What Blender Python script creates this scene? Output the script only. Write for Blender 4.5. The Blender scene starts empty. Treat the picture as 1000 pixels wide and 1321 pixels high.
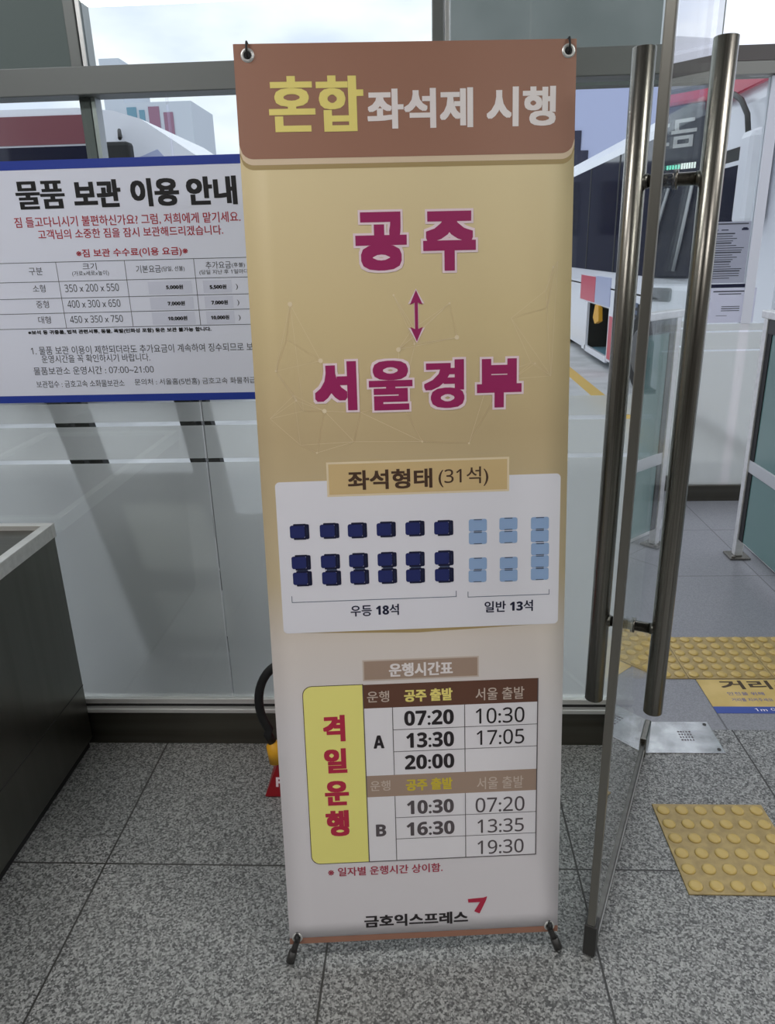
import bpy, bmesh, math, random
from mathutils import Vector, Matrix

# ------------------------------------------------------------------ camera, sky, exposure
scene = bpy.context.scene
COL = scene.collection
scene.view_settings.view_transform = 'Standard'
scene.view_settings.look = 'None'
scene.view_settings.gamma = 1.0
scene.view_settings.use_curve_mapping = False
scene.view_settings.exposure = 0.06
scene.cycles.use_denoising = True
scene.cycles.max_bounces = 12
scene.cycles.transparent_max_bounces = 24
scene.cycles.sample_clamp_indirect = 6.0

def camera():
    yaw, pit, rol = -0.0486525, 0.3388038, 0.0259071
    fwd = Vector((math.sin(yaw)*math.cos(pit), math.cos(yaw)*math.cos(pit), -math.sin(pit)))
    right = Vector((math.cos(yaw), -math.sin(yaw), 0))
    down = fwd.cross(right)
    r2 = right*math.cos(rol) + down*math.sin(rol)
    d2 = -right*math.sin(rol) + down*math.cos(rol)
    cd = bpy.data.cameras.new('camera')
    cd.sensor_fit = 'VERTICAL'; cd.sensor_height = 24.0
    cd.lens = 949.73/1321*24.0
    cd.shift_x = -4.5/1321; cd.shift_y = -4.0/1321
    cd.clip_start = 0.05; cd.clip_end = 300
    o = bpy.data.objects.new('camera', cd); COL.objects.link(o)
    m = Matrix(((r2.x, -d2.x, -fwd.x, 0), (r2.y, -d2.y, -fwd.y, 0), (r2.z, -d2.z, -fwd.z, 1.5), (0, 0, 0, 1)))
    o.matrix_world = m
    scene.camera = o
camera()

def world():
    w = bpy.data.worlds.new('overcast_sky'); scene.world = w; w.use_nodes = True
    nt = w.node_tree; N = nt.nodes; L = nt.links
    for n in list(N): N.remove(n)
    out = N.new('ShaderNodeOutputWorld'); bg = N.new('ShaderNodeBackground')
    tc = N.new('ShaderNodeTexCoord'); mp = N.new('ShaderNodeMapping'); mp.inputs['Scale'].default_value = (1.6, 1.6, 4.0)
    no = N.new('ShaderNodeTexNoise'); no.inputs['Scale'].default_value = 2.6; no.inputs['Detail'].default_value = 6; no.inputs['Roughness'].default_value = .5
    cr = N.new('ShaderNodeValToRGB'); e = cr.color_ramp.elements
    e[0].position = .38; e[0].color = (.68, .74, .90, 1)
    e[1].position = .60; e[1].color = (.93, .96, 1.0, 1)
    L.new(tc.outputs['Generated'], mp.inputs['Vector']); L.new(mp.outputs[0], no.inputs['Vector'])
    L.new(no.outputs[0], cr.inputs[0]); L.new(cr.outputs[0], bg.inputs['Color'])
    bg.inputs['Strength'].default_value = 1.3
    L.new(bg.outputs[0], out.inputs[0])
world()

INDOOR_LIGHT = 24.5      # watts of each ceiling lamp over the waiting hall

# ------------------------------------------------------------------ materials
def lin(c):
    c = c/255.0
    return c/12.92 if c <= .04045 else ((c+.055)/1.055)**2.4
def rgb(r, g, b): return (lin(r), lin(g), lin(b), 1)

def mat(name, color, rough=.6, metal=0.0, spec=.5, emit=None, strength=1.0):
    m = bpy.data.materials.new(name); m.use_nodes = True
    b = m.node_tree.nodes['Principled BSDF']
    b.inputs['Base Color'].default_value = color
    b.inputs['Roughness'].default_value = rough
    b.inputs['Metallic'].default_value = metal
    b.inputs['Specular IOR Level'].default_value = spec
    if emit:
        b.inputs['Emission Color'].default_value = emit; b.inputs['Emission Strength'].default_value = strength
    return m

def noise_mat(name, c0, c1, scale, rough=.6, metal=0.0, stretch=(1, 1, 1), detail=4, p0=.35, p1=.65, bump=0.0, spec=.5):
    m = mat(name, c0, rough, metal, spec); nt = m.node_tree; N = nt.nodes; L = nt.links; b = N['Principled BSDF']
    g = N.new('ShaderNodeNewGeometry'); mp = N.new('ShaderNodeMapping'); mp.inputs['Scale'].default_value = stretch
    no = N.new('ShaderNodeTexNoise'); no.inputs['Scale'].default_value = scale; no.inputs['Detail'].default_value = detail
    cr = N.new('ShaderNodeValToRGB'); e = cr.color_ramp.elements
    e[0].position = p0; e[0].color = c0; e[1].position = p1; e[1].color = c1
    L.new(g.outputs['Position'], mp.inputs[0]); L.new(mp.outputs[0], no.inputs['Vector']); L.new(no.outputs[0], cr.inputs[0]); L.new(cr.outputs[0], b.inputs['Base Color'])
    if bump:
        bu = N.new('ShaderNodeBump'); bu.inputs['Strength'].default_value = bump; bu.inputs['Distance'].default_value = .002
        L.new(no.outputs[0], bu.inputs['Height']); L.new(bu.outputs[0], b.inputs['Normal'])
    return m

def glass_mat(name, tint=(.93, .96, .95, 1), rough=0.0):
    """Thin architectural glass: see-through with a Schlick reflection on each face."""
    m = bpy.data.materials.new(name); m.use_nodes = True; nt = m.node_tree; N = nt.nodes; L = nt.links
    for n in list(N): N.remove(n)
    out = N.new('ShaderNodeOutputMaterial'); tr = N.new('ShaderNodeBsdfTransparent'); gl = N.new('ShaderNodeBsdfGlossy'); mx = N.new('ShaderNodeMixShader')
    tr.inputs[0].default_value = tint; gl.inputs['Roughness'].default_value = rough; gl.inputs['Color'].default_value = (1, 1, 1, 1)
    g = N.new('ShaderNodeNewGeometry'); dp = N.new('ShaderNodeVectorMath'); dp.operation = 'DOT_PRODUCT'
    L.new(g.outputs['Incoming'], dp.inputs[0]); L.new(g.outputs['Normal'], dp.inputs[1])
    def mth(op, a, b=None):
        n = N.new('ShaderNodeMath'); n.operation = op
        for i, x in enumerate((a, b)):
            if x is None: continue
            if isinstance(x, (int, float)): n.inputs[i].default_value = x
            else: L.new(x, n.inputs[i])
        return n.outputs[0]
    c = mth('ABSOLUTE', dp.outputs['Value']); om = mth('SUBTRACT', 1.0, c); p5 = mth('POWER', om, 5.0)
    F = mth('ADD', mth('MULTIPLY', p5, .96), .04)
    L.new(F, mx.inputs[0]); L.new(tr.outputs[0], mx.inputs[1]); L.new(gl.outputs[0], mx.inputs[2]); L.new(mx.outputs[0], out.inputs[0])
    return m

def film_mat(name, color, blur=.5, gloss=.03, thru=.8, rough=.32):
    """Etched white window film: a thin frosted slab that blurs what stands behind it and glows with the light there."""
    m = bpy.data.materials.new(name); m.use_nodes = True; nt = m.node_tree; N = nt.nodes; L = nt.links
    for n in list(N): N.remove(n)
    out = N.new('ShaderNodeOutputMaterial'); tl = N.new('ShaderNodeBsdfTranslucent'); df = N.new('ShaderNodeBsdfDiffuse'); rf = N.new('ShaderNodeBsdfRefraction'); gl = N.new('ShaderNodeBsdfGlossy')
    tl.inputs[0].default_value = color; df.inputs[0].default_value = color; gl.inputs['Roughness'].default_value = .22
    rf.inputs['Roughness'].default_value = rough; rf.inputs['IOR'].default_value = 1.3; rf.inputs['Color'].default_value = (.98, .975, .955, 1)
    a = N.new('ShaderNodeMixShader'); a.inputs[0].default_value = thru; L.new(df.outputs[0], a.inputs[1]); L.new(tl.outputs[0], a.inputs[2])
    b = N.new('ShaderNodeMixShader'); b.inputs[0].default_value = blur; L.new(a.outputs[0], b.inputs[1]); L.new(rf.outputs[0], b.inputs[2])
    c = N.new('ShaderNodeMixShader'); c.inputs[0].default_value = gloss; L.new(b.outputs[0], c.inputs[1]); L.new(gl.outputs[0], c.inputs[2])
    L.new(c.outputs[0], out.inputs[0])
    return m

def tile_mat(name, base_dark, base_light, joint, x0, y0, pitch, jw, rough, grain=260.0, big=1.0, spec=.5, mottle=.8):
    """Speckled granite tiles laid in a square grid (world metres)."""
    m = mat(name, base_light, rough, 0, spec); nt = m.node_tree; N = nt.nodes; L = nt.links; b = N['Principled BSDF']
    g = N.new('ShaderNodeNewGeometry'); sx = N.new('ShaderNodeSeparateXYZ'); L.new(g.outputs['Position'], sx.inputs[0])
    def mth(op, a, bb=None):
        n = N.new('ShaderNodeMath'); n.operation = op
        for i, x in enumerate((a, bb)):
            if x is None: continue
            if isinstance(x, (int, float)): n.inputs[i].default_value = x
            else: L.new(x, n.inputs[i])
        return n.outputs[0]
    no = N.new('ShaderNodeTexNoise'); no.inputs['Scale'].default_value = grain; no.inputs['Detail'].default_value = 5; no.inputs['Roughness'].default_value = .78
    L.new(g.outputs['Position'], no.inputs['Vector'])
    cr = N.new('ShaderNodeValToRGB'); e = cr.color_ramp.elements
    e[0].position = .34; e[0].color = base_dark; e[1].position = .68; e[1].color = base_light
    vo = N.new('ShaderNodeTexVoronoi'); vo.inputs['Scale'].default_value = grain*1.25; L.new(g.outputs['Position'], vo.inputs['Vector'])
    sc = N.new('ShaderNodeSeparateColor'); L.new(vo.outputs['Color'], sc.inputs[0])
    L.new(mth('ADD', mth('MULTIPLY', sc.outputs[0], .42), mth('MULTIPLY', no.outputs[0], .58)), cr.inputs[0])
    n2 = N.new('ShaderNodeTexNoise'); n2.inputs['Scale'].default_value = 90*big; n2.inputs['Detail'].default_value = 2
    L.new(g.outputs['Position'], n2.inputs['Vector'])
    c2 = N.new('ShaderNodeValToRGB'); e = c2.color_ramp.elements
    e[0].position = .33; e[0].color = (.45, .45, .46, 1); e[1].position = .46; e[1].color = (1, 1, 1, 1)
    L.new(n2.outputs[0], c2.inputs[0])
    mu = N.new('ShaderNodeMix'); mu.data_type = 'RGBA'; mu.blend_type = 'MULTIPLY'; mu.inputs[0].default_value = mottle
    L.new(cr.outputs[0], mu.inputs[6]); L.new(c2.outputs[0], mu.inputs[7])
    def dist(comp, o):
        f = mth('FRACT', mth('DIVIDE', mth('SUBTRACT', comp, o), pitch))
        return mth('MULTIPLY', mth('MINIMUM', f, mth('SUBTRACT', 1.0, f)), pitch)
    dd = mth('MINIMUM', dist(sx.outputs[0], x0), dist(sx.outputs[1], y0))
    lt = mth('LESS_THAN', dd, jw/2)
    mj = N.new('ShaderNodeMix'); mj.data_type = 'RGBA'; L.new(lt, mj.inputs[0]); L.new(mu.outputs[2], mj.inputs[6]); mj.inputs[7].default_value = joint
    L.new(mj.outputs[2], b.inputs['Base Color'])
    return m

def brushed(name, c, rough=.3, scale=60, axis='z'):
    st = {'z': (1, 1, .02), 'x': (.02, 1, 1), 'y': (1, .02, 1)}[axis]
    k = .82
    return noise_mat(name, (c[0]*k, c[1]*k, c[2]*k, 1), c, scale, rough, 1.0, st, 3)

M = {}
M['steel'] = noise_mat('polished_steel', rgb(118, 115, 109), rgb(146, 142, 135), 420, .27, 1.0, (1, 1, .004), 2)
M['edge_steel'] = mat('edge_channel', rgb(138, 136, 130), .35, .85)
M['steel_dark'] = brushed('dark_brushed_steel', rgb(112, 110, 104), .34, 60, 'x')
M['steel_cabinet'] = noise_mat('cabinet_steel', rgb(116, 116, 110), rgb(122, 122, 116), 30, .32, 1.0, (1, 1, .04), 3)
M['steel_light'] = noise_mat('bright_steel', rgb(216, 216, 214), rgb(228, 228, 226), 50, .34, .55, (.02, 1, 1), 3)
M['plate'] = noise_mat('worn_steel_plate', rgb(188, 188, 188), rgb(228, 228, 228), 14, .26, .95, (1, 1, 1), 4)
M['alu'] = mat('grey_anodised_frame', rgb(112, 116, 116), .45, .35)
M['alu_light'] = mat('light_aluminium', rgb(205, 207, 208), .35, .6)
M['kick'] = brushed('kick_steel', rgb(105, 102, 94), .38, 40, 'x')
M['black'] = mat('black_rubber', rgb(24, 24, 25), .6)
M['dark'] = mat('dark_grey_plastic', rgb(52, 51, 50), .5)
M['glass'] = glass_mat('clear_glass')
M['door_glass'] = glass_mat('door_glass', (.95, .97, .96, 1))
M['teal_glass'] = mat('green_tinted_glass', rgb(96, 128, 124), .12, 0, .7)
M['film'] = film_mat('etched_window_film', (.965, .95, .925, 1), .58, .03, .92, .20)
M['granite'] = tile_mat('granite_floor', rgb(76, 77, 77), rgb(164, 165, 163), rgb(52, 51, 49), .379, 1.479, .612, .005, .40, 190.0, 1.05, mottle=.7)
M['porch_tile'] = tile_mat('porch_tiles', rgb(122, 123, 128), rgb(140, 141, 146), rgb(92, 92, 96), .977, 2.05, .6, .006, .30, 200, 1.0, mottle=0.0)
M['asphalt'] = noise_mat('concrete_yard', rgb(186, 185, 186), rgb(206, 205, 206), 3, .8)
M['yellow_paint'] = mat('yellow_road_paint', rgb(216, 178, 92), .7)
M['wall_paint'] = mat('white_wall_paint', rgb(176, 175, 172), .8)
M['ceiling'] = mat('ceiling_panel', rgb(190, 190, 188), .85)
M['lamp'] = mat('lamp_diffuser', (1, 1, 1, 1), .6, emit=(1, .98, .94, 1), strength=6)
M['hall_dark'] = mat('hall_dark_wall', rgb(110, 106, 100), .7)
# banner inks
M['brown'] = mat('header_brown', rgb(160, 116, 97), .42)
M['cream'] = mat('cream_line', rgb(226, 204, 176), .42)
M['olive'] = mat('olive_shadow_line', rgb(176, 152, 104), .42)
M['yellow_ink'] = mat('yellow_ink', rgb(242, 226, 132), .42)
M['white_ink'] = mat('white_ink', rgb(240, 232, 232), .42)
M['pink_ink'] = mat('pale_pink_ink', rgb(244, 222, 230), .42)
M['magenta'] = mat('magenta_ink', rgb(160, 36, 98), .42)
M['panel_ink'] = mat('pale_lilac_panel', rgb(234, 233, 242), .42)
M['tan_ink'] = mat('tan_plate', rgb(216, 188, 138), .42)
M['dkbrown'] = mat('dark_brown_ink', rgb(78, 56, 44), .42)
M['taupe'] = mat('taupe_ink', rgb(170, 146, 130), .42)
M['taupe_light'] = mat('taupe_border', rgb(206, 190, 178), .42)
M['navy'] = mat('navy_ink', rgb(38, 46, 104), .42)
M['navy_dk'] = mat('dark_navy_ink', rgb(24, 27, 58), .42)
M['sky_ink'] = mat('light_blue_ink', rgb(152, 180, 220), .42)
M['slate_ink'] = mat('slate_line', rgb(70, 84, 112), .42)
M['ink'] = mat('black_ink', rgb(44, 38, 42), .42)
M['hbrown'] = mat('table_header_brown', rgb(104, 70, 56), .42)
M['sheet_yellow'] = mat('soft_yellow', rgb(248, 240, 140), .42)
M['crimson'] = mat('crimson_ink', rgb(188, 44, 74), .42)
M['rednote'] = mat('dull_red_ink', rgb(176, 62, 84), .42)
M['cell'] = mat('white_cell', rgb(238, 235, 240), .42)
M['net'] = mat('faint_network_ink', rgb(236, 218, 186), .42)
M['grey_ink'] = mat('grey_ink', rgb(92, 84, 88), .42)
M['old_yellow'] = mat('mustard_ink', rgb(214, 192, 66), .42)
# poster inks
M['poster'] = mat('poster_white', rgb(226, 230, 246), .4)
M['poster_blue'] = mat('poster_blue', rgb(38, 62, 158), .4)
M['poster_black'] = mat('poster_black', rgb(22, 22, 26), .4)
M['poster_red'] = mat('poster_red', rgb(172, 44, 60), .4)
M['poster_grey'] = mat('poster_grey', rgb(74, 76, 84), .4)
M['patch'] = mat('paper_patch', rgb(212, 216, 234), .5)
# others
M['ext_red'] = mat('extinguisher_red', rgb(178, 20, 34), .3)
M['stand_red'] = mat('stand_red', rgb(150, 16, 30), .4)
M['ext_yellow'] = mat('nozzle_yellow', rgb(232, 170, 40), .45)
M['tactile'] = noise_mat('tactile_ochre', rgb(150, 130, 84), rgb(172, 150, 98), 40, .38, 0, bump=.05)
M['tactile_edge'] = mat('tactile_ochre_worn', rgb(190, 164, 96), .28)
M['sticker'] = noise_mat('sticker_mustard', rgb(186, 160, 92), rgb(204, 178, 112), 9, .5)
M['sticker_ink'] = mat('sticker_brown', rgb(66, 50, 30), .5)
M['sticker_blue'] = mat('sticker_blue', rgb(58, 78, 150), .5)
M['paper'] = mat('paper_white', rgb(222, 222, 240), .6)
M['paper_grey'] = mat('paper_grey', rgb(176, 178, 194), .6)
M['bus_white'] = mat('bus_white', rgb(236, 236, 244), .22)
M['bus_red'] = mat('bus_red', rgb(206, 62, 88), .3)
M['bus_maroon'] = mat('bus_maroon', rgb(124, 70, 78), .3)
M['bus_glass'] = mat('bus_glass', rgb(30, 31, 50), .06, 0, .35)
M['bus_dark'] = mat('bus_dark', rgb(26, 26, 28), .6)
M['bus_lilac'] = mat('bus_lilac', rgb(176, 182, 214), .3)
M['tyre'] = mat('tyre', rgb(22, 22, 22), .8)
M['rim'] = mat('rim', rgb(90, 90, 92), .4, .6)
M['led_green'] = mat('led_green', rgb(20, 60, 50), .5, emit=(.25, 1, .75, 1), strength=1.2)
M['led_white'] = mat('led_white', rgb(200, 200, 200), .5, emit=(.9, 1, .95, 1), strength=1.0)
M['sign_text'] = mat('sign_letter', rgb(206, 206, 206), .5)
M['canopy'] = noise_mat('canopy_panel', rgb(118, 124, 120), rgb(138, 142, 138), 1.5, .5)
M['canopy_dark'] = mat('canopy_dark', rgb(88, 93, 86), .5)
M['beam'] = mat('steel_beam', rgb(98, 92, 88), .5)
M['beam_light'] = mat('steel_beam_light', rgb(150, 148, 140), .5)
M['building'] = mat('far_building', rgb(200, 205, 214), .8)
M['building_teal'] = mat('far_building_teal', rgb(110, 150, 168), .6)
M['building_red'] = mat('far_building_maroon', rgb(150, 110, 130), .6)
M['block'] = mat('terminal_block', rgb(86, 88, 100), .8)
M['curb'] = mat('white_curb', rgb(216, 217, 216), .7)

# ------------------------------------------------------------------ mesh helpers
class MB:
    def __init__(s): s.bm = bmesh.new()
    def box(s, x0, y0, z0, x1, y1, z1, bevel=0.0):
        b = bmesh.new()
        bmesh.ops.create_cube(b, size=1)
        for v in b.verts:
            v.co = Vector((x0+(v.co.x+.5)*(x1-x0), y0+(v.co.y+.5)*(y1-y0), z0+(v.co.z+.5)*(z1-z0)))
        if bevel: bmesh.ops.bevel(b, geom=b.edges[:], offset=bevel, segments=2, affect='EDGES', profile=.5)
        s.add(b); return s
    def add(s, b, M4=None):
        if M4: b.transform(M4)
        me = bpy.data.meshes.new('tmp'); b.to_mesh(me); s.bm.from_mesh(me); bpy.data.meshes.remove(me); b.free()
    def quad(s, pts):
        s.bm.faces.new([s.bm.verts.new(p) for p in pts]); return s
    def prism(s, poly, a, b, axis='y'):
        """poly of 2D points extruded between a and b along an axis."""
        def P(q, t):
            return {'y': (q[0], t, q[1]), 'x': (t, q[0], q[1]), 'z': (q[0], q[1], t)}[axis]
        v0 = [s.bm.verts.new(P(q, a)) for q in poly]; v1 = [s.bm.verts.new(P(q, b)) for q in poly]
        n = len(poly)
        fs = [s.bm.faces.new(v0), s.bm.faces.new(v1[::-1])]
        for i in range(n): fs.append(s.bm.faces.new((v0[i], v1[i], v1[(i+1) % n], v0[(i+1) % n])))
        bmesh.ops.recalc_face_normals(s.bm, faces=fs)
        return s
    def tube(s, pts, r, seg=12, caps=True):
        pts = [Vector(p) for p in pts]; rr = r if isinstance(r, (list, tuple)) else [r]*len(pts)
        rings = []; prev = None; fs = []
        for i, p in enumerate(pts):
            t = (pts[min(i+1, len(pts)-1)]-pts[max(i-1, 0)]).normalized()
            if prev is None:
                a = t.orthogonal().normalized()
            else:
                a = (prev-t*prev.dot(t)).normalized()
            prev = a; b = t.cross(a)
            rings.append([s.bm.verts.new(p+(a*math.cos(2*math.pi*k/seg)+b*math.sin(2*math.pi*k/seg))*rr[i]) for k in range(seg)])
        for i in range(len(rings)-1):
            for k in range(seg):
                f = s.bm.faces.new((rings[i][k], rings[i][(k+1) % seg], rings[i+1][(k+1) % seg], rings[i+1][k])); f.smooth = True; fs.append(f)
        if caps:
            fs.append(s.bm.faces.new(rings[0][::-1])); fs.append(s.bm.faces.new(rings[-1]))
        bmesh.ops.recalc_face_normals(s.bm, faces=fs)
        return s
    def lathe(s, prof, c, seg=28):
        rings = []; fs = []
        for r, z in prof:
            rings.append([s.bm.verts.new((c[0]+r*math.cos(2*math.pi*k/seg), c[1]+r*math.sin(2*math.pi*k/seg), c[2]+z)) for k in range(seg)])
        for i in range(len(rings)-1):
            for k in range(seg):
                f = s.bm.faces.new((rings[i][k], rings[i][(k+1) % seg], rings[i+1][(k+1) % seg], rings[i+1][k])); f.smooth = True; fs.append(f)
        fs.append(s.bm.faces.new(rings[0][::-1])); fs.append(s.bm.faces.new(rings[-1]))
        bmesh.ops.recalc_face_normals(s.bm, faces=fs)
        return s
    def build(s, name, m, parent=None, loc=None):
        me = bpy.data.meshes.new(name); s.bm.to_mesh(me); s.bm.free()
        o = bpy.data.objects.new(name, me); COL.objects.link(o)
        for k in (m if isinstance(m, (list, tuple)) else [m]): me.materials.append(k)
        if parent: o.parent = parent
        if loc: o.location = loc
        return o

def empty(name, loc=(0, 0, 0), parent=None):
    o = bpy.data.objects.new(name, None); COL.objects.link(o); o.location = loc; o.empty_display_size = .1
    if parent: o.parent = parent
    return o
def tag(o, label=None, cat=None, group=None, kind=None):
    if label: o['label'] = label
    if cat: o['category'] = cat
    if group: o['group'] = group
    if kind: o['kind'] = kind
    return o
def struct(o): o['kind'] = 'structure'; return o

# digits and capitals in a plain sans face
SANS = {48+i: 0x1D7E2+i for i in range(10)}; SANS.update({65+i: 0x1D5A0+i for i in range(26)})
SANS_BOLD = {48+i: 0x1D7EC+i for i in range(10)}; SANS_BOLD.update({65+i: 0x1D5D4+i for i in range(26)})
_cache = {}
def glyphs(body, offset):
    key = (body, offset)
    if key in _cache: return _cache[key]
    cu = bpy.data.curves.new('lettering', 'FONT'); cu.body = body; cu.offset = offset; cu.resolution_u = 3
    ob = bpy.data.objects.new('lettering', cu); COL.objects.link(ob)
    dg = bpy.context.evaluated_depsgraph_get()
    me = bpy.data.meshes.new_from_object(ob.evaluated_get(dg))
    V = [(v.co.x, v.co.y) for v in me.vertices]; F = [tuple(f.vertices) for f in me.polygons]
    bpy.data.objects.remove(ob); bpy.data.curves.remove(cu); bpy.data.meshes.remove(me)
    _cache[key] = (V, F); return V, F

class Print:
    """Flat printing on a surface: letters, strokes and filled areas at P(u, v) millimetres, lifted a hair in front."""
    def __init__(s, P, lift): s.P = P; s.lift = lift; s.bm = bmesh.new(); s.mi = 0; s.flat = True
    def text(s, body, rect, w=0.0, grow=0.0):
        """Letters filling rect; w is the extra stroke weight in millimetres on each side."""
        wx, wy = w if isinstance(w, tuple) else (w, w*.72)
        u0, v0, u1, v1 = rect[0]-grow+wx, rect[1]-grow+wy, rect[2]+grow-wx, rect[3]+grow-wy
        base = body.translate(SANS_BOLD if wx >= .55 else SANS)
        V, F = glyphs(base, 0.0)
        xs = [a for a, b in V]; ys = [b for a, b in V]
        x0, x1, y0, y1 = min(xs), max(xs), min(ys), max(ys)
        ring = [(1, 0), (-1, 0), (0, 1), (0, -1), (1, 1), (-1, 1), (1, -1), (-1, -1)]
        pen = [(0, 0)]
        if wx > 0: pen += [(a*wx, b*wy) for a, b in (ring if wx > .8 else ring[:4])]
        if wx > 3.0:
            side = [k/3-1 for k in range(6)]
            pen = [(0, 0)]+[(a*wx, b*wy) for k in side for a, b in ((k, -1), (1, k), (-k, 1), (-1, -k))]+[(a*wx*.5, b*wy*.5) for a, b in ring]
        for c, (du, dv) in enumerate(pen):
            vs = [s.bm.verts.new(s.P(u0+du+(a-x0)/(x1-x0)*(u1-u0), v0+dv+(b-y0)/(y1-y0)*(v1-v0), s.lift+c*.6e-5)) for a, b in V]
            for f in F:
                try: s.bm.faces.new([vs[i] for i in f]).material_index = s.mi
                except ValueError: pass
        return s
    def rect(s, u0, v0, u1, v1, nu=1, nv=1):
        g = [[s.bm.verts.new(s.P(u0+(u1-u0)*i/nu, v0+(v1-v0)*j/nv, s.lift)) for i in range(nu+1)] for j in range(nv+1)]
        for j in range(nv):
            for i in range(nu): s.bm.faces.new((g[j][i], g[j][i+1], g[j+1][i+1], g[j+1][i])).material_index = s.mi
        return s
    def poly(s, pts):
        s.bm.faces.new([s.bm.verts.new(s.P(a, b, s.lift)) for a, b in pts]).material_index = s.mi; return s
    def line(s, a, b, w):
        d = Vector((b[0]-a[0], b[1]-a[1])); n = Vector((-d.y, d.x)).normalized()*w/2
        return s.poly([(a[0]-n.x, a[1]-n.y), (b[0]-n.x, b[1]-n.y), (b[0]+n.x, b[1]+n.y), (a[0]+n.x, a[1]+n.y)])
    def disc(s, u, v, r, n=10):
        return s.poly([(u+r*math.cos(2*math.pi*k/n), v+r*math.sin(2*math.pi*k/n)) for k in range(n)])
    def build(s, name, m, parent):
        o0, o1 = Vector(s.P(0, 0, 0)), Vector(s.P(0, 0, 1))
        if s.flat:
            s.bm.normal_update()
            bmesh.ops.reverse_faces(s.bm, faces=[f for f in s.bm.faces if f.normal.dot(o1-o0) < 0])
        else: bmesh.ops.recalc_face_normals(s.bm, faces=s.bm.faces[:])
        me = bpy.data.meshes.new(name); s.bm.to_mesh(me); s.bm.free()
        for k in (m if isinstance(m, (list, tuple)) else [m]): me.materials.append(k)
        o = bpy.data.objects.new(name, me); COL.objects.link(o); o.parent = parent
        return o

def round_rect(u0, v0, u1, v1, r, corners=(1, 1, 1, 1), n=6):
    pts = []
    for k, (cu, cv, a0) in enumerate(((u1-r, v1-r, 0), (u0+r, v1-r, 90), (u0+r, v0+r, 180), (u1-r, v0+r, 270))):
        if corners[k]:
            for i in range(n+1):
                a = math.radians(a0+90*i/n); pts.append((cu+r*math.cos(a), cv+r*math.sin(a)))
        else:
            pts.append(((u1, v1), (u0, v1), (u0, v0), (u1, v0))[k])
    return pts

# ------------------------------------------------------------------ setting
GY = 1.985          # the glass wall
GZ = -0.25          # level of the bus yard outside
def setting():
    struct(MB().box(-3.5, -4.5, -.12, 4.2, 2.06, 0).build('floor', M['granite']))
    struct(MB().box(-3.5, 2.06, -.12, 4.2, 5.2, 0).build('floor_porch', M['porch_tile']))
    struct(MB().box(-60, 5.2, GZ-.2, 60, 80, GZ).box(-60, 2.06, GZ-.2, -3.5, 5.2, GZ).box(4.2, 2.06, GZ-.2, 60, 5.2, GZ).build('ground_yard', M['asphalt']))
    struct(MB().box(-3.5, -4.5, 3.1, 4.2, 2.06, 3.2).build('ceiling', M['ceiling']))
    struct(MB().box(-3.5, -4.6, 0, 4.2, -4.5, 3.1).build('wall_back', M['hall_dark']))
    struct(MB().box(-3.6, -4.6, 0, -3.5, 2.06, 3.1).build('wall_left', M['wall_paint']))
    struct(MB().box(4.2, -4.6, 0, 4.3, 2.06, 3.1).build('wall_right', M['wall_paint']))
    # the fixed glazing left of the door
    w = struct(empty('window_1', (-1.4, GY, 0)))
    def at(mb, name, m):
        o = mb.build(name, m); o.parent = w; o.matrix_parent_inverse = Matrix.Translation((1.4, -GY, 0)); return o
    at(MB().box(-3.5, GY, .165, -.617, GY+.010, 1.87).box(-.613, GY, .165, .64, GY+.010, 1.87).box(-3.5, GY, 1.925, -.835, GY+.010, 3.1).box(-.795, GY, 1.925, .03, GY+.010, 3.1).box(.07, GY, 1.925, .64, GY+.010, 3.1), 'glass_pane', M['glass'])
    fz = ((.165, .942), (.954, 1.049), (1.061, 1.115))
    mb = MB()
    for z0, z1 in fz: mb.box(-3.5, GY+.0105, z0, -.6165, GY+.0112, z1).box(-.6135, GY+.0105, z0, .638, GY+.0112, z1)
    at(mb, 'frosted_film', M['film'])
    at(MB().box(-3.5, GY-.02, 1.868, .66, GY+.05, 1.928, .002), 'transom', M['alu'])
    at(MB().box(-.835, GY-.005, 1.928, -.808, GY+.055, 3.1, .002).box(-.835, GY+.012, 1.16, -.808, GY+.055, 1.868, .002), 'mullion', M['alu'])
    at(MB().box(-.806, GY-.003, 1.928, -.795, GY+.05, 3.1, .001).box(-.806, GY+.012, 1.16, -.795, GY+.05, 1.868, .001), 'mullion_cap', M['alu_light'])
    at(MB().box(.028, GY-.005, 1.928, .055, GY+.055, 3.1, .002), 'mullion', M['alu'])
    at(MB().box(.057, GY-.003, 1.928, .068, GY+.05, 3.1, .001), 'mullion_cap', M['alu_light'])
    at(MB().box(.565, GY-.003, 1.928, .572, GY+.04, 3.1).box(.584, GY-.003, 1.928, .59, GY+.04, 3.1), 'glazing_bead', M['alu_light'])
    struct(MB().box(-3.5, GY-.008, 0, .64, GY+.045, .118, .002).build('baseboard_front', M['kick']))
    struct(MB().box(-3.5, GY-.014, .119, .642, GY+.05, .134, .003).box(-3.5, GY-.004, .148, .642, GY+.03, .1655, .002).build('trim_1', M['steel_light']))
    struct(MB().box(-3.5, GY+.004, .133, .64, GY+.03, .149).build('trim_2', M['black']))
    # glazing right of the door opening, past the frame of the photograph
    w2 = struct(empty('window_2', (2.9, GY, 0)))
    mb = MB().box(1.62, GY, .165, 4.2, GY+.01, 3.1).build('glass_pane', M['glass'], w2); mb.matrix_parent_inverse = Matrix.Translation((-2.9, -GY, 0))
    struct(MB().box(1.60, GY-.008, 0, 4.2, GY+.045, .16, .002).build('baseboard_front_right', M['kick']))
    struct(MB().box(.64, GY-.03, 2.32, 1.62, GY+.05, 3.1).build('trim_3', M['alu']))
setting()

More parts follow.
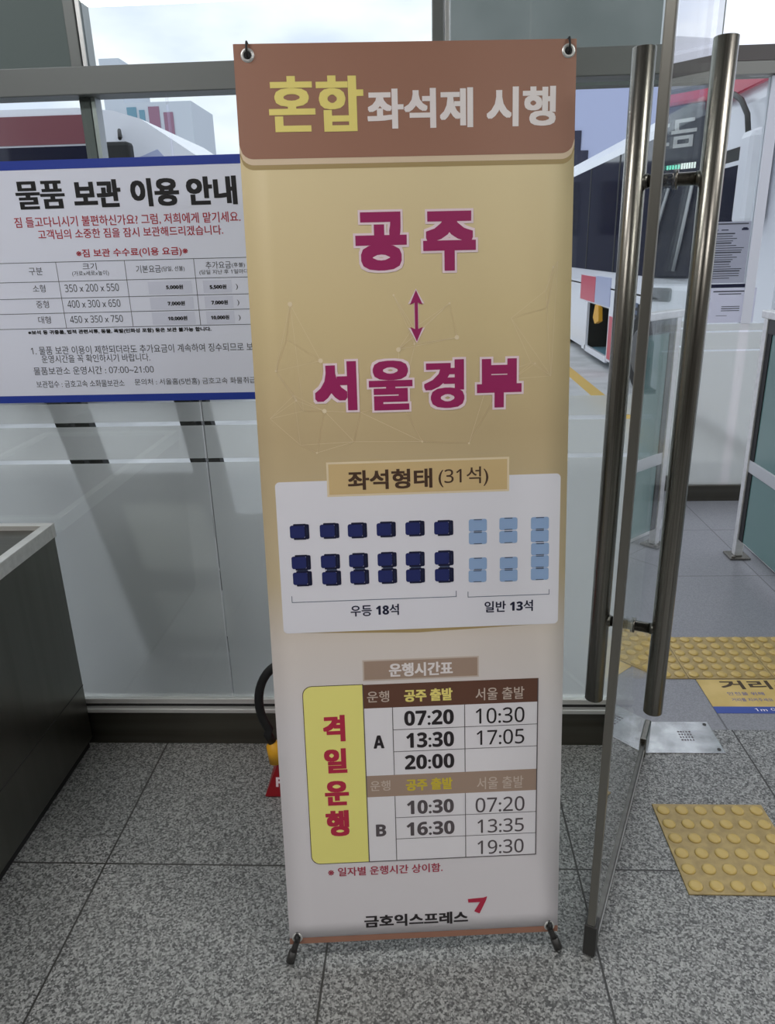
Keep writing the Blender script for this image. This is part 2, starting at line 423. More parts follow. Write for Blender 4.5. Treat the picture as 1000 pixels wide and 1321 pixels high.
def hall_lamps():
    for i, (x, y) in enumerate(((-1.6, -1.5), (1.9, -1.5), (-1.6, .5), (1.9, .5))):
        t = empty('ceiling_lamp', (x, y, 3.1))
        tag(t, 'recessed square ceiling lamp lighting the waiting hall', 'ceiling light', 'ceiling lamps of the hall')
        MB().box(-.62, -.16, -.03, .62, -.15, 0).box(-.62, .15, -.03, .62, .16, 0).box(-.62, -.15, -.03, -.61, .15, 0).box(.61, -.15, -.03, .62, .15, 0).build('frame', M['alu_light'], t)
        MB().box(-.61, -.15, -.02, .61, .15, -.005).build('diffuser', M['lamp'], t)
        ld = bpy.data.lights.new('lamp_light', 'AREA'); ld.shape = 'RECTANGLE'; ld.size = 1.2; ld.size_y = .3; ld.energy = INDOOR_LIGHT; ld.color = (1, .985, .965)
        lo = bpy.data.objects.new('lamp_light', ld); COL.objects.link(lo); lo.parent = t; lo.location = (0, 0, -.035)
hall_lamps()

# ------------------------------------------------------------------ porch: far glazing, low glass screen, floor fittings
def porch():
    FY = 4.36
    w = struct(empty('window_3', (1.8, FY, 0)))
    def at(mb, name, m):
        o = mb.build(name, m); o.parent = w; o.matrix_parent_inverse = Matrix.Translation((-1.8, -FY, 0)); return o
    at(MB().box(1.36, FY, .1, 1.795, FY+.01, 2.29).box(1.85, FY, .1, 2.35, FY+.01, 2.29), 'glass_pane', M['glass'])
    mb = MB()
    for z0, z1 in ((.1, .902), (.912, 1.008), (1.018, 1.055)): mb.box(1.362, FY-.0015, z0, 2.348, FY-.0008, z1)
    at(mb, 'frosted_film', M['film'])
    at(MB().box(1.795, FY-.01, 1.055, 1.85, FY+.04, 2.29, .003), 'mullion', M['bus_white'])
    at(MB().box(1.34, FY-.02, .0, 2.37, FY+.04, .1, .003), 'kick_plate', M['kick'])
    struct(MB().box(1.30, FY-.03, 2.355, 3.6, FY+.1, 2.425).build('trim_4', M['beam']))
    struct(MB().box(1.30, FY-.03, 2.296, 3.6, FY+.1, 2.353).build('trim_5', M['beam_light']))
    # low screen along the right of the porch
    t = empty('glass_barrier', (1.62, 2.9, 0))
    tag(t, 'low green glass screen with steel posts standing along the right of the porch', 'barrier')
    def ch(mb, name, m):
        o = mb.build(name, m); o.parent = t; o.matrix_parent_inverse = Matrix.Translation((-1.62, -2.9, 0)); return o
    ch(MB().box(1.545, 3.46, .012, 1.585, 3.50, 1.165, .004), 'post', M['steel_light'])
    ch(MB().box(1.545, 2.22, .012, 1.585, 2.26, 1.165, .004), 'post', M['steel_light'])
    for y in (3.48, 2.24): ch(MB().box(1.515, y-.05, 0, 1.615, y+.05, .012, .003).lathe([(.009, 0), (.009, .012)], (1.535, y-.035, .01), 10).lathe([(.009, 0), (.009, .012)], (1.60, y+.035, .01), 10), 'foot_plate', M['steel'])
    ch(MB().box(1.54, 2.2, 1.165, 1.59, 3.52, 1.20, .005), 'top_rail', M['steel_light'])
    ch(MB().box(1.55, 2.26, 1.10, 1.58, 3.46, 1.165, .003), 'upper_frame', M['dark'])
    ch(MB().box(1.552, 2.26, .45, 1.578, 3.46, .51, .003), 'mid_rail', M['alu_light'])
    ch(MB().box(1.558, 2.26, .51, 1.572, 3.42, 1.10), 'upper_panel', M['teal_glass'])
    ch(MB().box(1.558, 2.26, .10, 1.572, 3.42, .45), 'lower_panel', M['teal_glass'])
    ch(MB().box(1.554, 3.42, .10, 1.576, 3.46, 1.10), 'gasket', M['black'])
    struct(MB().box(1.66, 2.1, 0, 1.78, 3.72, .06, .006).build('curb', M['curb']))
    # notices taped to the far glazing
    def notice(x0, z0, x1, z1, m, label, rows, black=None):
        o = empty('paper_notice', ((x0+x1)/2, FY-.003, z0)); tag(o, label, 'notice')
        s = MB().box(x0-(x0+x1)/2, -.0008, 0, x1-(x0+x1)/2, .0006, z1-z0).build('sheet', m, o)
        W, H = (x1-x0)*1000, (z1-z0)*1000
        P = lambda u, v, l: ((u-W/2)/1000, -.0008-l, v/1000)
        for (a, b, c, d) in rows: Print(P, .0006).rect(a*W, b*H, c*W, d*H).build('print_line', M['poster_grey'], s)
        if black:
            for (a, b, c, d) in black: Print(P, .0006).rect(a*W, b*H, c*W, d*H).build('emblem', M['navy_dk'], s)
    rnd = random.Random(4)
    rows = [(.06, .955, .94, .975)]
    for k in range(20):
        v = .80-k*.038
        rows.append((.06, v, .06+.86*rnd.uniform(.55, 1), v+(.012 if k % 4 else .02)))
    notice(1.572, 1.277, 1.785, 1.597, M['paper_grey'], 'grey printed notice taped upright on the porch glass above the lilac sheet', rows, [(.78, .86, .95, .89), (.81, .89, .92, .905), (.08, .86, .2, .875), (.27, .86, .45, .875)])
    tag(MB().box(1.572, FY-.0035, 1.252, 1.80, FY-.001, 1.272).build('tape_strip', M['navy_dk']), 'dark tape strip on the porch glass between the two paper notices', 'tape')
    rows = [(.2, .89, .9, .925), (.3, .82, .72, .845), (.38, .40, .72, .425), (.38, .46, .72, .48), (.38, .34, .72, .36), (.05, .70, .16, .712), (.05, .56, .12, .572), (.3, .2, .5, .212), (.05, .2, .14, .212), (.8, .14, .83, .2), (.84, .6, .93, .612)]
    notice(1.565, 1.062, 1.862, 1.250, M['paper'], 'pale lilac landscape notice taped on the porch glass just above the frosted film', rows)
    # stainless floor-spring cover
    t = empty('floor_plate', (.78, 2.02, 0)); tag(t, 'worn stainless steel cover plate on the floor under the open glass door', 'floor plate')
    MB().box(-.17, -.082, 0, .145, .078, .004, .0015).build('plate', M['plate'], t)
    for y in (.062, -.066): MB().lathe([(.006, 0), (.006, .0015)], (.13, y, .004), 12).build('screw', M['dark'], t)
    p = Print(lambda u, v, l: (u/1000, v/1000, .004+l), .0004)
    rnd = random.Random(2)
    for r in range(4):
        for k in range(5): p.rect(30+k*9, 20-r*14, 30+k*9+6*rnd.uniform(.5, 1), 20-r*14+7)
    p.build('stamp', M['grey_ink'], t)
porch()

def tactile(x0, y0, x1, y1, nx, ny, label, group, r=.0178, h=.0055, base=.004):
    o = empty('tactile_tile', ((x0+x1)/2, (y0+y1)/2, 0)); tag(o, label, 'tactile tile', group)
    W, H = x1-x0, y1-y0
    MB().box(-W/2+.0008, -H/2+.0008, 0, W/2-.0008, H/2-.0008, base, .0015).build('base', M['tactile'], o)
    mb = MB()
    for i in range(nx):
        for j in range(ny):
            mb.lathe([(r, 0), (r*.97, h*.45), (r*.8, h*.85), (r*.5, h*1.0), (r*.15, h*1.03)], ((i+.5)/nx*W-W/2, (j+.5)/ny*H-H/2, base-.0006), 20)
    mb.build('domes', M['tactile_edge'], o)
tactile(.632, 1.403, .937, 1.714, 6, 6, 'ochre tactile tile with six rows of domes on the granite inside the door', None)
for k, lab in enumerate(('ochre tactile tile of the porch strip seen beside the door handle', 'ochre tactile tile in the middle of the porch strip', 'ochre tactile tile at the end of the porch strip by the glass barrier')):
    x = .648+k*.305
    tactile(x, 2.358, x+.305, 2.662, 6, 6, lab, 'tactile tiles of the porch strip', .019, .007)

def sticker():
    o = empty('floor_sticker', (1.2, 2.25, 0)); tag(o, 'mustard distance-keeping floor sticker with blue edge lying before the tactile strip', 'floor sticker')
    s = MB().box(-.223, -.062, 0, .26, .105, .0012).build('sheet', M['sticker'], o)
    MB().box(-.223, -.1, 0, .26, -.062, .0012).build('blue_band', M['sticker_blue'], o)
    P = lambda u, v, l: (u/1000, v/1000, .0012+l)
    Print(P, .0003).text('거리두기', (-150, 42, 215, 98), 2.6).build('heading_lettering', M['sticker_ink'], s)
    Print(P, .0003).text('안전을 위해', (-145, 5, -20, 25), 0).text('거리를 지켜주세요', (-145, -32, -5, -12), 0).build('small_lettering', M['sticker_blue'], s)
    Print(P, .0003).text('1m 이상', (-90, -90, 20, -70), 0).build('band_lettering', M['white_ink'], o)
sticker()

# ------------------------------------------------------------------ the open glass door
HX, HY, TH, DW = .6931, 2.0042, .4134, .834
def door():
    root = struct(empty('door_1', (HX, HY, 0)))
    root.rotation_euler.z = -TH-math.pi/2      # local +x runs from hinge to free edge, local +y is the porch-facing side
    ylocal = lambda: None
    D = .842
    MB().box(.012, -.006, .055, D-.014, .006, 2.3).build('glass_pane', M['door_glass'], root)
    e = MB().box(D-.016, -.0085, .09, D, .0085, 2.3, .0025).build('edge_profile', M['edge_steel'], root)
    MB().box(.0, -.012, .008, D-.03, .012, .058, .002).build('bottom_rail', M['steel_dark'], root)
    MB().box(.05, -.0128, .028, D-.035, -.0119, .036).box(.05, .0119, .028, D-.035, .0128, .036).build('rail_strip', M['steel_light'], root)
    MB().box(D-.032, -.0135, .006, D+.002, .0135, .09, .002).build('corner_patch', M['dark'], root)
    MB().box(-.008, -.016, .006, .10, .016, .075, .004).build('hinge_patch', M['steel'], root)
    t = .644; s = .0632
    for sg in (-1, 1):
        h = MB().tube([(t, sg*s, .535), (t, sg*s, .536), (t, sg*s, 1.809), (t, sg*s, 1.81)], [.0185, .0198, .0198, .0185], 32).build('pull_handle', M['steel'], root)
        for z in (.735, 1.602):
            MB().tube([(t, sg*.0065, z), (t, sg*.010, z), (t, sg*.0101, z), (t, sg*.046, z)], [.016, .016, .011, .011], 20).build('standoff', M['steel'], h)
            MB().tube([(t, sg*.040, z), (t, sg*.052, z)], [.0125, .0125], 20).build('collar', M['steel_dark'], h)
door()

# ------------------------------------------------------------------ banner
def banner():
    U = Vector((.99702777, .07701298, -.00215096)); V = Vector((-.00827657, .13482425, .99083496)); Nn = Vector((.07659716, -.98787217, .13506092))
    O = Vector((-.30922174, 1.21472978, .05799909))
    root = empty('standing_banner'); root.matrix_world = Matrix(((U.x, V.x, Nn.x, O.x), (U.y, V.y, Nn.y, O.y), (U.z, V.z, Nn.z, O.z), (0, 0, 0, 1)))
    tag(root, 'tall brown and beige bus timetable banner on an X stand in front of the glass', 'banner')
    def P(u, v, l): return (u/1000, v/1000, l)
    # sheet: two faces and a rim
    sb = MB(); nu, nv = 12, 36
    g = [[[sb.bm.verts.new(P(600*i/nu, -12+1812*j/nv, k)) for i in range(nu+1)] for j in range(nv+1)] for k in (0, -.0006)]
    for k in (0, 1):
        for j in range(nv):
            for i in range(nu):
                q = (g[k][j][i], g[k][j][i+1], g[k][j+1][i+1], g[k][j+1][i]); f = sb.bm.faces.new(q if k == 0 else q[::-1]); f.smooth = True
    for j in range(nv):
        sb.bm.faces.new((g[0][j][0], g[0][j+1][0], g[1][j+1][0], g[1][j][0])); sb.bm.faces.new((g[0][j][nu], g[1][j][nu], g[1][j+1][nu], g[0][j+1][nu]))
    for i in range(nu):
        sb.bm.faces.new((g[0][0][i], g[1][0][i], g[1][0][i+1], g[0][0][i+1])); sb.bm.faces.new((g[0][nv][i], g[0][nv][i+1], g[1][nv][i+1], g[1][nv][i]))
    # printed background: beige fading to off-white
    m = mat('banner_sheet_print', rgb(220, 195, 150), .42); nt = m.node_tree; N = nt.nodes; L = nt.links
    tc = N.new('ShaderNodeTexCoord'); sx = N.new('ShaderNodeSeparateXYZ'); L.new(tc.outputs['Object'], sx.inputs[0])
    mr = N.new('ShaderNodeMapRange'); mr.inputs[1].default_value = 0; mr.inputs[2].default_value = 1.8; L.new(sx.outputs[1], mr.inputs[0])
    cr = N.new('ShaderNodeValToRGB'); e = cr.color_ramp.elements
    stops = ((0, (228, 224, 229)), (.28, (228, 223, 226)), (.385, (226, 216, 209)), (.46, (210, 192, 158)), (.62, (202, 180, 140)), (.74, (220, 199, 152)), (.88, (232, 213, 168)))
    e[0].position = 0; e[0].color = rgb(*stops[0][1]); e[1].position = stops[-1][0]; e[1].color = rgb(*stops[-1][1])
    for p, c in stops[1:-1]:
        k = e.new(p); k.color = rgb(*c)
    L.new(mr.outputs[0], cr.inputs[0]); L.new(cr.outputs[0], N['Principled BSDF'].inputs['Base Color'])
    sheet = sb.build('sheet', m, root)
    A, B_, C_, D_ = .0004, .0007, .0010, .0013
    def pr(l=B_): return Print(P, l)
    def lettering(name, ink, items, lift):
        for body, r, w in items: Print(P, lift).text(body, r, w).build(name, M[ink], sheet)
    # header
    hp = Print(P, A)
    def strip(poly_lo, top, mname, lift, name):
        p = Print(P, lift); n = 120
        for i in range(n):
            a, b = 600*i/n, 600*(i+1)/n
            p.poly([(a, poly_lo(a)), (b, poly_lo(b)), (b, top), (a, top)])
        p.build(name, M[mname], sheet)
    def low(base, r=24):
        def f(u):
            d = min(u, 600-u)
            return base if d > r else base+(r-math.sqrt(max(0, r*r-(r-d)**2)))
        return f
    strip(low(1596), 1650, 'olive', .0002, 'header_shadow')
    strip(low(1604), 1650, 'cream', .0004, 'header_border')
    strip(low(1614), 1800, 'brown', .0006, 'header')
    L2 = .0010
    lettering('title_lettering', 'yellow_ink', (('혼합', (56, 1657, 223, 1748), (3.6, 1.9)),), L2)
    lettering('title_lettering', 'white_ink', (('좌석제', (229, 1660, 417, 1725), 2.5), ('시행', (441, 1660, 565, 1725), 2.5),), L2)
    # network drawing
    rnd = random.Random(11); pts = []
    for k in range(34): pts.append((rnd.uniform(25, 575), rnd.uniform(1080, 1430)))
    p = Print(P, .0003)
    for i, a in enumerate(pts):
        near = sorted(pts, key=lambda b: (a[0]-b[0])**2+(a[1]-b[1])**2)
        for b in (near[1], near[3], near[7] if i % 3 == 0 else near[2]): p.line(a, b, .55)
    p.build('network_lines', M['net'], sheet)
    for k, a in enumerate(pts[:17]): Print(P, .0004).disc(a[0], a[1], 2.0+2.4*(k % 3 == 0), 12).build('network_dot', M['net'], sheet)
    # route names
    big = (('공', (200, 1419, 294, 1521)), ('주', (324, 1416, 421, 1520)), ('서', (113, 1165, 193, 1257)), ('울', (216, 1163, 299, 1256)), ('경', (321, 1164, 398, 1255)), ('부', (422, 1162, 508, 1254)))
    for t, r in big:
        pr(.0007).text(t, r, (9.2, 9.2 if t in '공주서부' else 6.6), 4.0).build('route_outline', M['pink_ink'], sheet)
        pr(L2).text(t, r, (5.2, 5.2 if t in '공주서부' else 2.8)).build('route_lettering', M['magenta'], sheet)
    arrow = [(0, 46.5), (12, 20), (3, 24), (3, -24), (12, -20), (0, -46.5), (-12, -20), (-3, -24), (-3, 24), (-12, 20)]
    pr(.0007).poly([(309+a*1.3, 1336.5+b*1.06) for a, b in arrow]).build('arrow_outline', M['pink_ink'], sheet)
    pr(L2).poly([(309+a, 1336.5+b) for a, b in arrow]).build('arrow', M['magenta'], sheet)
    # seat panel
    p = pr(.0004)
    p.poly(round_rect(27, 719, 587, 1030, 9)); p.build('seat_panel', M['panel_ink'], sheet)
    p = pr(.0003); p.poly([(60, 719), (300, 711), (540, 719)]); p.build('panel_shadow', M['olive'], sheet)
    pr(.0006).rect(128, 998, 485, 1066, 8, 1).build('heading_border', M['net'], sheet)
    pr(.0008).rect(132, 1002, 481, 1062, 8, 1).build('heading_plate', M['tan_ink'], sheet)
    lettering('heading_lettering', 'dkbrown', (('좌석형태', (169, 1010, 334, 1049), 1.3), ('(31석)', (346, 1010, 444, 1049), 0.25),), .0011)
    for k, (u, v) in enumerate(((71, 930), (130, 930), (185, 929), (242, 929), (299, 929), (356, 928), (71, 867), (129, 867), (185, 867), (242, 867), (298, 866), (356, 866), (72, 834), (130, 833), (186, 833), (242, 833), (298, 832), (356, 831))):
        p = pr(.0007)
        if k >= 12: p.mi = 2; p.rect(u-10, v+16, u+10, v+19)
        p.mi = 0; p.poly(round_rect(u-20, v-13, u+9, v+13, 4, n=3))
        p.lift = .0010; p.mi = 1
        p.poly(round_rect(u+9, v-15, u+18, v+15, 3, n=3)); p.poly(round_rect(u-13, v+12, u+12, v+16, 1.5, n=2)); p.poly(round_rect(u-13, v-16, u+12, v-12, 1.5, n=2))
        p.mi = 2; p.rect(u+13, v-7, u+14, v+7)
        p.build('seat_icon', (M['navy'], M['navy_dk'], M['slate_ink']), sheet)
    for u, v in ((423, 931), (423, 905), (484, 932), (484, 905), (423, 852), (422, 826), (485, 851), (485, 825), (547, 931), (547, 905), (548, 878), (548, 852), (548, 826)):
        p = pr(.0007); p.poly(round_rect(u-18, v-12.6, u+18, v+12.6, 4, n=3))
        p.lift = .0010; p.mi = 1; p.rect(u-8, v+10.5, u+8, v+12.4); p.rect(u-8, v-12.4, u+8, v-10.8)
        p.build('seat_icon', (M['sky_ink'], M['slate_ink']), sheet)
    pr(.0007).rect(47, 784, 379, 785.2).rect(47, 784, 48.2, 798).rect(378, 784, 379.2, 797).rect(402, 782, 568, 783.2).rect(402, 782, 403.2, 794).rect(567, 782, 568.2, 793).build('bracket_lines', M['slate_ink'], sheet)
    lettering('seat_lettering', 'navy_dk', (('우등 18석', (164, 750, 262, 774), 0.6), ('일반 13석', (436, 748, 535, 772), 0.6),), .0007)
    # timetable
    pr(.0005).rect(184, 609, 424, 655, 6, 1).build('timetable_border', M['taupe_light'], sheet)
    pr(.0007).rect(187, 612, 421, 652, 6, 1).build('timetable_plate', M['taupe'], sheet)
    lettering('timetable_heading', 'white_ink', (('운행시간표', (238, 616, 370, 646), 1.1),), .0010)
    pr(.0005).poly(round_rect(57.5, 186, 184, 602.5, 20, (0, 1, 1, 0))).build('weekday_border', M['dkbrown'], sheet)
    pr(.0007).poly(round_rect(59, 187.6, 183, 601, 19, (0, 1, 1, 0))).build('weekday_panel', M['sheet_yellow'], sheet)
    lettering('weekday_lettering', 'crimson', (('격', (97, 476, 143, 536), 3.0), ('일', (96, 403, 144, 460), 3.0), ('운', (94, 327, 145, 385), 3.0), ('행', (93, 253, 143, 315), 3.0),), .0010)
    pr(.0006).rect(183, 187, 548, 549, 8, 8).build('timetable_cells', M['cell'], sheet)
    pr(.0008).rect(182, 548, 548.5, 601, 8, 1).build('timetable_header', M['hbrown'], sheet)
    pr(.0008).rect(182, 343, 548.5, 393, 8, 1).build('timetable_subheader', M['taupe'], sheet)
    p = pr(.0011)
    for v in (497.5, 447, 291.5, 240): p.rect(243, v-.6, 548, v+.6, 6, 1)
    for u in (243, 394): p.rect(u-.7, 187, u+.7, 343).rect(u-.7, 393, u+.7, 549)
    p.rect(182, 186.2, 548.6, 188.2, 6, 1).rect(546.6, 187, 548.6, 600, 1, 4).rect(182, 187, 184, 600, 1, 4)
    p.build('timetable_lines', M['grey_ink'], sheet)
    lettering('timetable_header_lettering', 'taupe_light', (('운행', (191, 561, 237, 586), 0.3), ('서울 출발', (417, 556, 519, 584), 0.3), ('운행', (191, 357, 234, 381), 0.3), ('서울 출발', (419, 350, 519, 379), 0.3),), .0011)
    lettering('timetable_header_lettering', 'yellow_ink', (('공주 출발', (268, 559, 369, 587), 1.2),), .0011)
    lettering('timetable_header_lettering', 'old_yellow', (('공주 출발', (267, 354, 367, 382), 1.2),), .0011)
    lettering('departure_times', 'ink', (('07:20', (267, 505, 371, 539), 0.7), ('13:30', (270, 454, 371, 489), 0.7), ('20:00', (266, 404, 371, 438), 0.7), ('A', (201, 456, 224, 486), 0.8),), .0011)
    lettering('return_times', 'ink', (('10:30', (417, 503, 520, 538), 0.2), ('17:05', (419, 454, 520, 488), 0.2),), .0011)
    lettering('departure_times', 'grey_ink', (('10:30', (268, 298, 369, 331), 0.7), ('16:30', (266, 246, 370, 279), 0.7), ('B', (200, 248, 222, 277), 0.8),), .0011)
    lettering('return_times', 'grey_ink', (('07:20', (416, 295, 522, 330), 0.2), ('13:35', (420, 245, 521, 278), 0.2), ('19:30', (420, 193, 521, 227), 0.2),), .0011)
    lettering('footnote_lettering', 'rednote', (('※ 일자별 운행시간 상이함.', (92, 154, 343, 176), 0.5),), .0007)
    lettering('company_lettering', 'ink', (('금호익스프레스', (167, 21, 398, 52), 1.3),), .0007)
    chev = [(398, 82), (433, 84), (441, 87), (438, 76), (424, 44), (412, 50), (425, 73), (399, 73)]
    pr(.0009).poly(chev).build('company_emblem', M['crimson'], sheet)
    strip(lambda u: -12, 3, 'brown', .0005, 'bottom_band')
    # eyelets and X stand
    eye = ((24, 1782), (586, 1781), (17, 4), (581, 3))
    for u, v in eye:
        mb = MB(); n = 20; c = Vector(P(u, v, .0006))
        rings = []
        for r, h in ((.0065, .0003), (.0075, .0022), (.0105, .0022), (.012, .0002)):
            rings.append([mb.bm.verts.new(c+Vector((r*math.cos(2*math.pi*k/n), r*math.sin(2*math.pi*k/n), h))) for k in range(n)])
        for i in range(3):
            for k in range(n):
                f = mb.bm.faces.new((rings[i][k], rings[i][(k+1) % n], rings[i+1][(k+1) % n], rings[i+1][k])); f.smooth = True
        mb.build('eyelet', M['steel_light'], sheet)
        pr(.0010).disc(u, v, 6.6, 16).build('eyelet_hole', M['black'], sheet)
    hub = Vector((.30, .88, -.075))
    MB().tube([hub+Vector((0, 0, -.025)), hub+Vector((0, 0, .02))], .035, 20).build('hub', M['dark'], root)
    for (u, v) in eye[:2]:
        e = Vector(P(u, v, 0)); up = e+Vector((0, .016, -.010))
        MB().tube([hub, hub+(up-hub)*.5+Vector((0, 0, -.004)), up], [.006, .005, .004], 10).build('arm', M['dark'], root)
        MB().tube([up, up+Vector((0, .004, .004)), Vector(P(u, v+20, .004)), Vector(P(u, v+9, .009)), Vector(P(u, v-2, .007)), Vector(P(u, v-4, .001))], .0021, 8).build('hook', M['black'], root)
    Minv = root.matrix_world.inverted()
    for (u, v), fl in zip(eye[2:], ((-.312, 1.196, .0), (.294, 1.243, .0))):
        e = Vector(P(u, v, -.004)); f = Minv @ Vector(fl)
        MB().tube([hub, hub+(e-hub)*.6+Vector((0, 0, -.006)), e+Vector((0, .03, -.012))], [.006, .005, .005], 10).build('arm', M['dark'], root)
        fd = (f-e).normalized()
        MB().tube([e+Vector((0, .03, -.012)), e+Vector((0, .004, .004)), e+Vector((0, -.004, .010)), f-fd*.030], [.005, .0055, .006, .0075], 12).tube([f-fd*.036, f-fd*.010], [.0095, .0098], 12).build('foot', M['dark'], root)
        MB().tube([e+Vector((-.004, .004, .0105)), e+Vector((.004, .004, .0105))], .009, 12).build('clamp', M['black'], root)
    back = Minv @ Vector((.02, 1.72, .006)); bt = hub+Vector((0, 0, -.02))
    MB().tube([bt, bt+(back-bt)*.5, back], [.006, .006, .006], 10).build('rear_leg', M['dark'], root)
banner()

# ------------------------------------------------------------------ luggage notice on the glass
def poster():
    root = empty('luggage_notice', (-.75, GY-.006, 1.124)); tag(root, 'white luggage storage notice with blue bands stuck to the glass behind the banner', 'poster')
    X0, X1, Z0, Z1 = -1225, -300, 1124, 1730
    P = lambda u, v, l: ((u+750)/1000, -.0025-l, (v-1124)/1000)
    sheet = MB().box((X0+750)/1000, -.0025, 0, (X1+750)/1000, .004, (Z1-1124)/1000).build('sheet', M['poster'], root)
    pr = lambda l=.0004: Print(P, l)
    def lettering(name, ink, items, lift):
        for body, r, w in items: Print(P, lift).text(body, r, w).build(name, M[ink], sheet)
    pr().rect(X0, 1709, X1, Z1).build('blue_band', M['poster_blue'], sheet)
    pr().rect(X0, Z0, X1, 1143.5).build('blue_band', M['poster_blue'], sheet)
    k = 1.0
    lettering('title_lettering', 'poster_black', (('물품', (-1024, 1618, -898, 1683), (3.2, 1.1)), ('보관', (-876, 1618, -754, 1682), 3.2), ('이용', (-729, 1617, -606, 1682), 3.2), ('안내', (-587, 1616, -460, 1682), 3.2),), .0006)
    lettering('red_lettering', 'poster_red', (('짐 들고다니시기 불편하신가요? 그럼, 저희에게 맡기세요.', (-1040, 1574, -457, 1600), 0.3), ('고객님의 소중한 짐을 잠시 보관해드리겠습니다.', (-984, 1546, -504, 1569), 0.3), ('※짐 보관 수수료(이용 요금)※', (-892, 1497, -600, 1520), 0.5),), .0006)
    p = pr(.0004)
    for v in (1490, 1442, 1400, 1362, 1323): p.rect(X0+60, v-.7, X1, v+.7)
    for u in (-950, -769, -587.5): p.rect(u-.7, 1323, u+.7, 1490)
    p.build('table_lines', M['poster_grey'], sheet)
    p = pr(.0004).rect(-715, 1405, -600, 1436).rect(-570, 1405, -495, 1436).rect(-715, 1366, -600, 1396).rect(-570, 1366, -495, 1396).rect(-715, 1327, -600, 1358).rect(-570, 1327, -495, 1358)
    p.build('price_patches', M['patch'], sheet)
    t = (('구분', (-1025, 1459, -989, 1478)), ('크기', (-881, 1469, -844, 1486)), ('(가로x세로x높이)', (-911, 1453, -814, 1467)), ('기본요금', (-741, 1458, -676, 1477)), ('(당일, 선불)', (-674, 1459, -614, 1473)), ('추가요금', (-558, 1464, -492, 1482)), ('(후불)', (-490, 1465, -456, 1478)), ('(당일 지난 후 1일마다)', (-576, 1449, -444, 1462)),
         ('소형', (-1023, 1416, -989, 1435)), ('350 x 200 x 550', (-937, 1415, -793, 1434)), (')', (-485, 1411, -479, 1426)),
         ('중형', (-1021, 1376, -987, 1395)), ('400 x 300 x 650', (-937, 1375, -795, 1394)), (')', (-485, 1371, -479, 1386)),
         ('대형', (-1023, 1336, -989, 1355)), ('450 x 350 x 750', (-937, 1336, -794, 1354)), (')', (-485, 1333, -479, 1348)),
         ('1. 물품 보관 이용이 제한되더라도 추가요금이 계속하여 징수되므로 보관소', (-1058, 1254, -414, 1276)), ('운영시간을 꼭 확인하시기 바랍니다.', (-1033, 1232, -735, 1253)),
         ('물품보관소 운영시간 : 07:00~21:00', (-1061, 1200, -729, 1221)), ('보관접수 : 금호고속 소화물보관소', (-1060, 1165, -815, 1184)), ('문의처 : 서울홈(5번홈) 금호고속 화물취급소 직통', (-786, 1165, -395, 1185)))
    for a, r in t: pr(.0006).text(a, r, 0.0).build('table_lettering', M['poster_grey'], sheet)
    for a, r in (('5,000원', (-668, 1415, -623, 1427)), ('5,500원', (-553, 1413, -509, 1425)), ('7,000원', (-669, 1374, -623, 1386)), ('7,000원', (-553, 1374, -509, 1386)), ('10,000원', (-673, 1336, -621, 1348)), ('10,000원', (-558, 1336, -509, 1348)), ('※보석 등 귀중품, 법적 관련서류, 동물, 폭발(인화성 포함) 등은 보관 불가능 합니다.', (-1057, 1306, -560, 1319))): pr(.0008).text(a, r, .55).build('price_lettering', M['poster_black'], sheet)
poster()

# ------------------------------------------------------------------ steel cabinet at the left
def cabinet():
    root = empty('steel_cabinet', (-1.38, 1.45, 0)); tag(root, 'waist-high brushed stainless steel cabinet against the frosted glass at the left', 'cabinet')
    MB().box(-.30, -.6, .03, .295, .518, .735, .002).build('body', M['steel_cabinet'], root)
    mb = MB().box(-.304, -.604, .73, .299, -.58, .772, .002).box(-.304, .498, .73, .299, .522, .772, .002).box(-.304, -.58, .73, -.28, .498, .772, .002).box(.272, -.58, .73, .299, .498, .772, .002)
    mb.build('rim', M['steel_light'], root)
    MB().box(-.285, -.585, .735, .277, .503, .757).build('top', M['steel_dark'], root)
    MB().box(-.29, -.59, 0, .285, .508, .03).build('plinth', M['black'], root)
    MB().box(.2949, -.6, .225, .2958, .518, .228).build('seam', M['dark'], root)
cabinet()

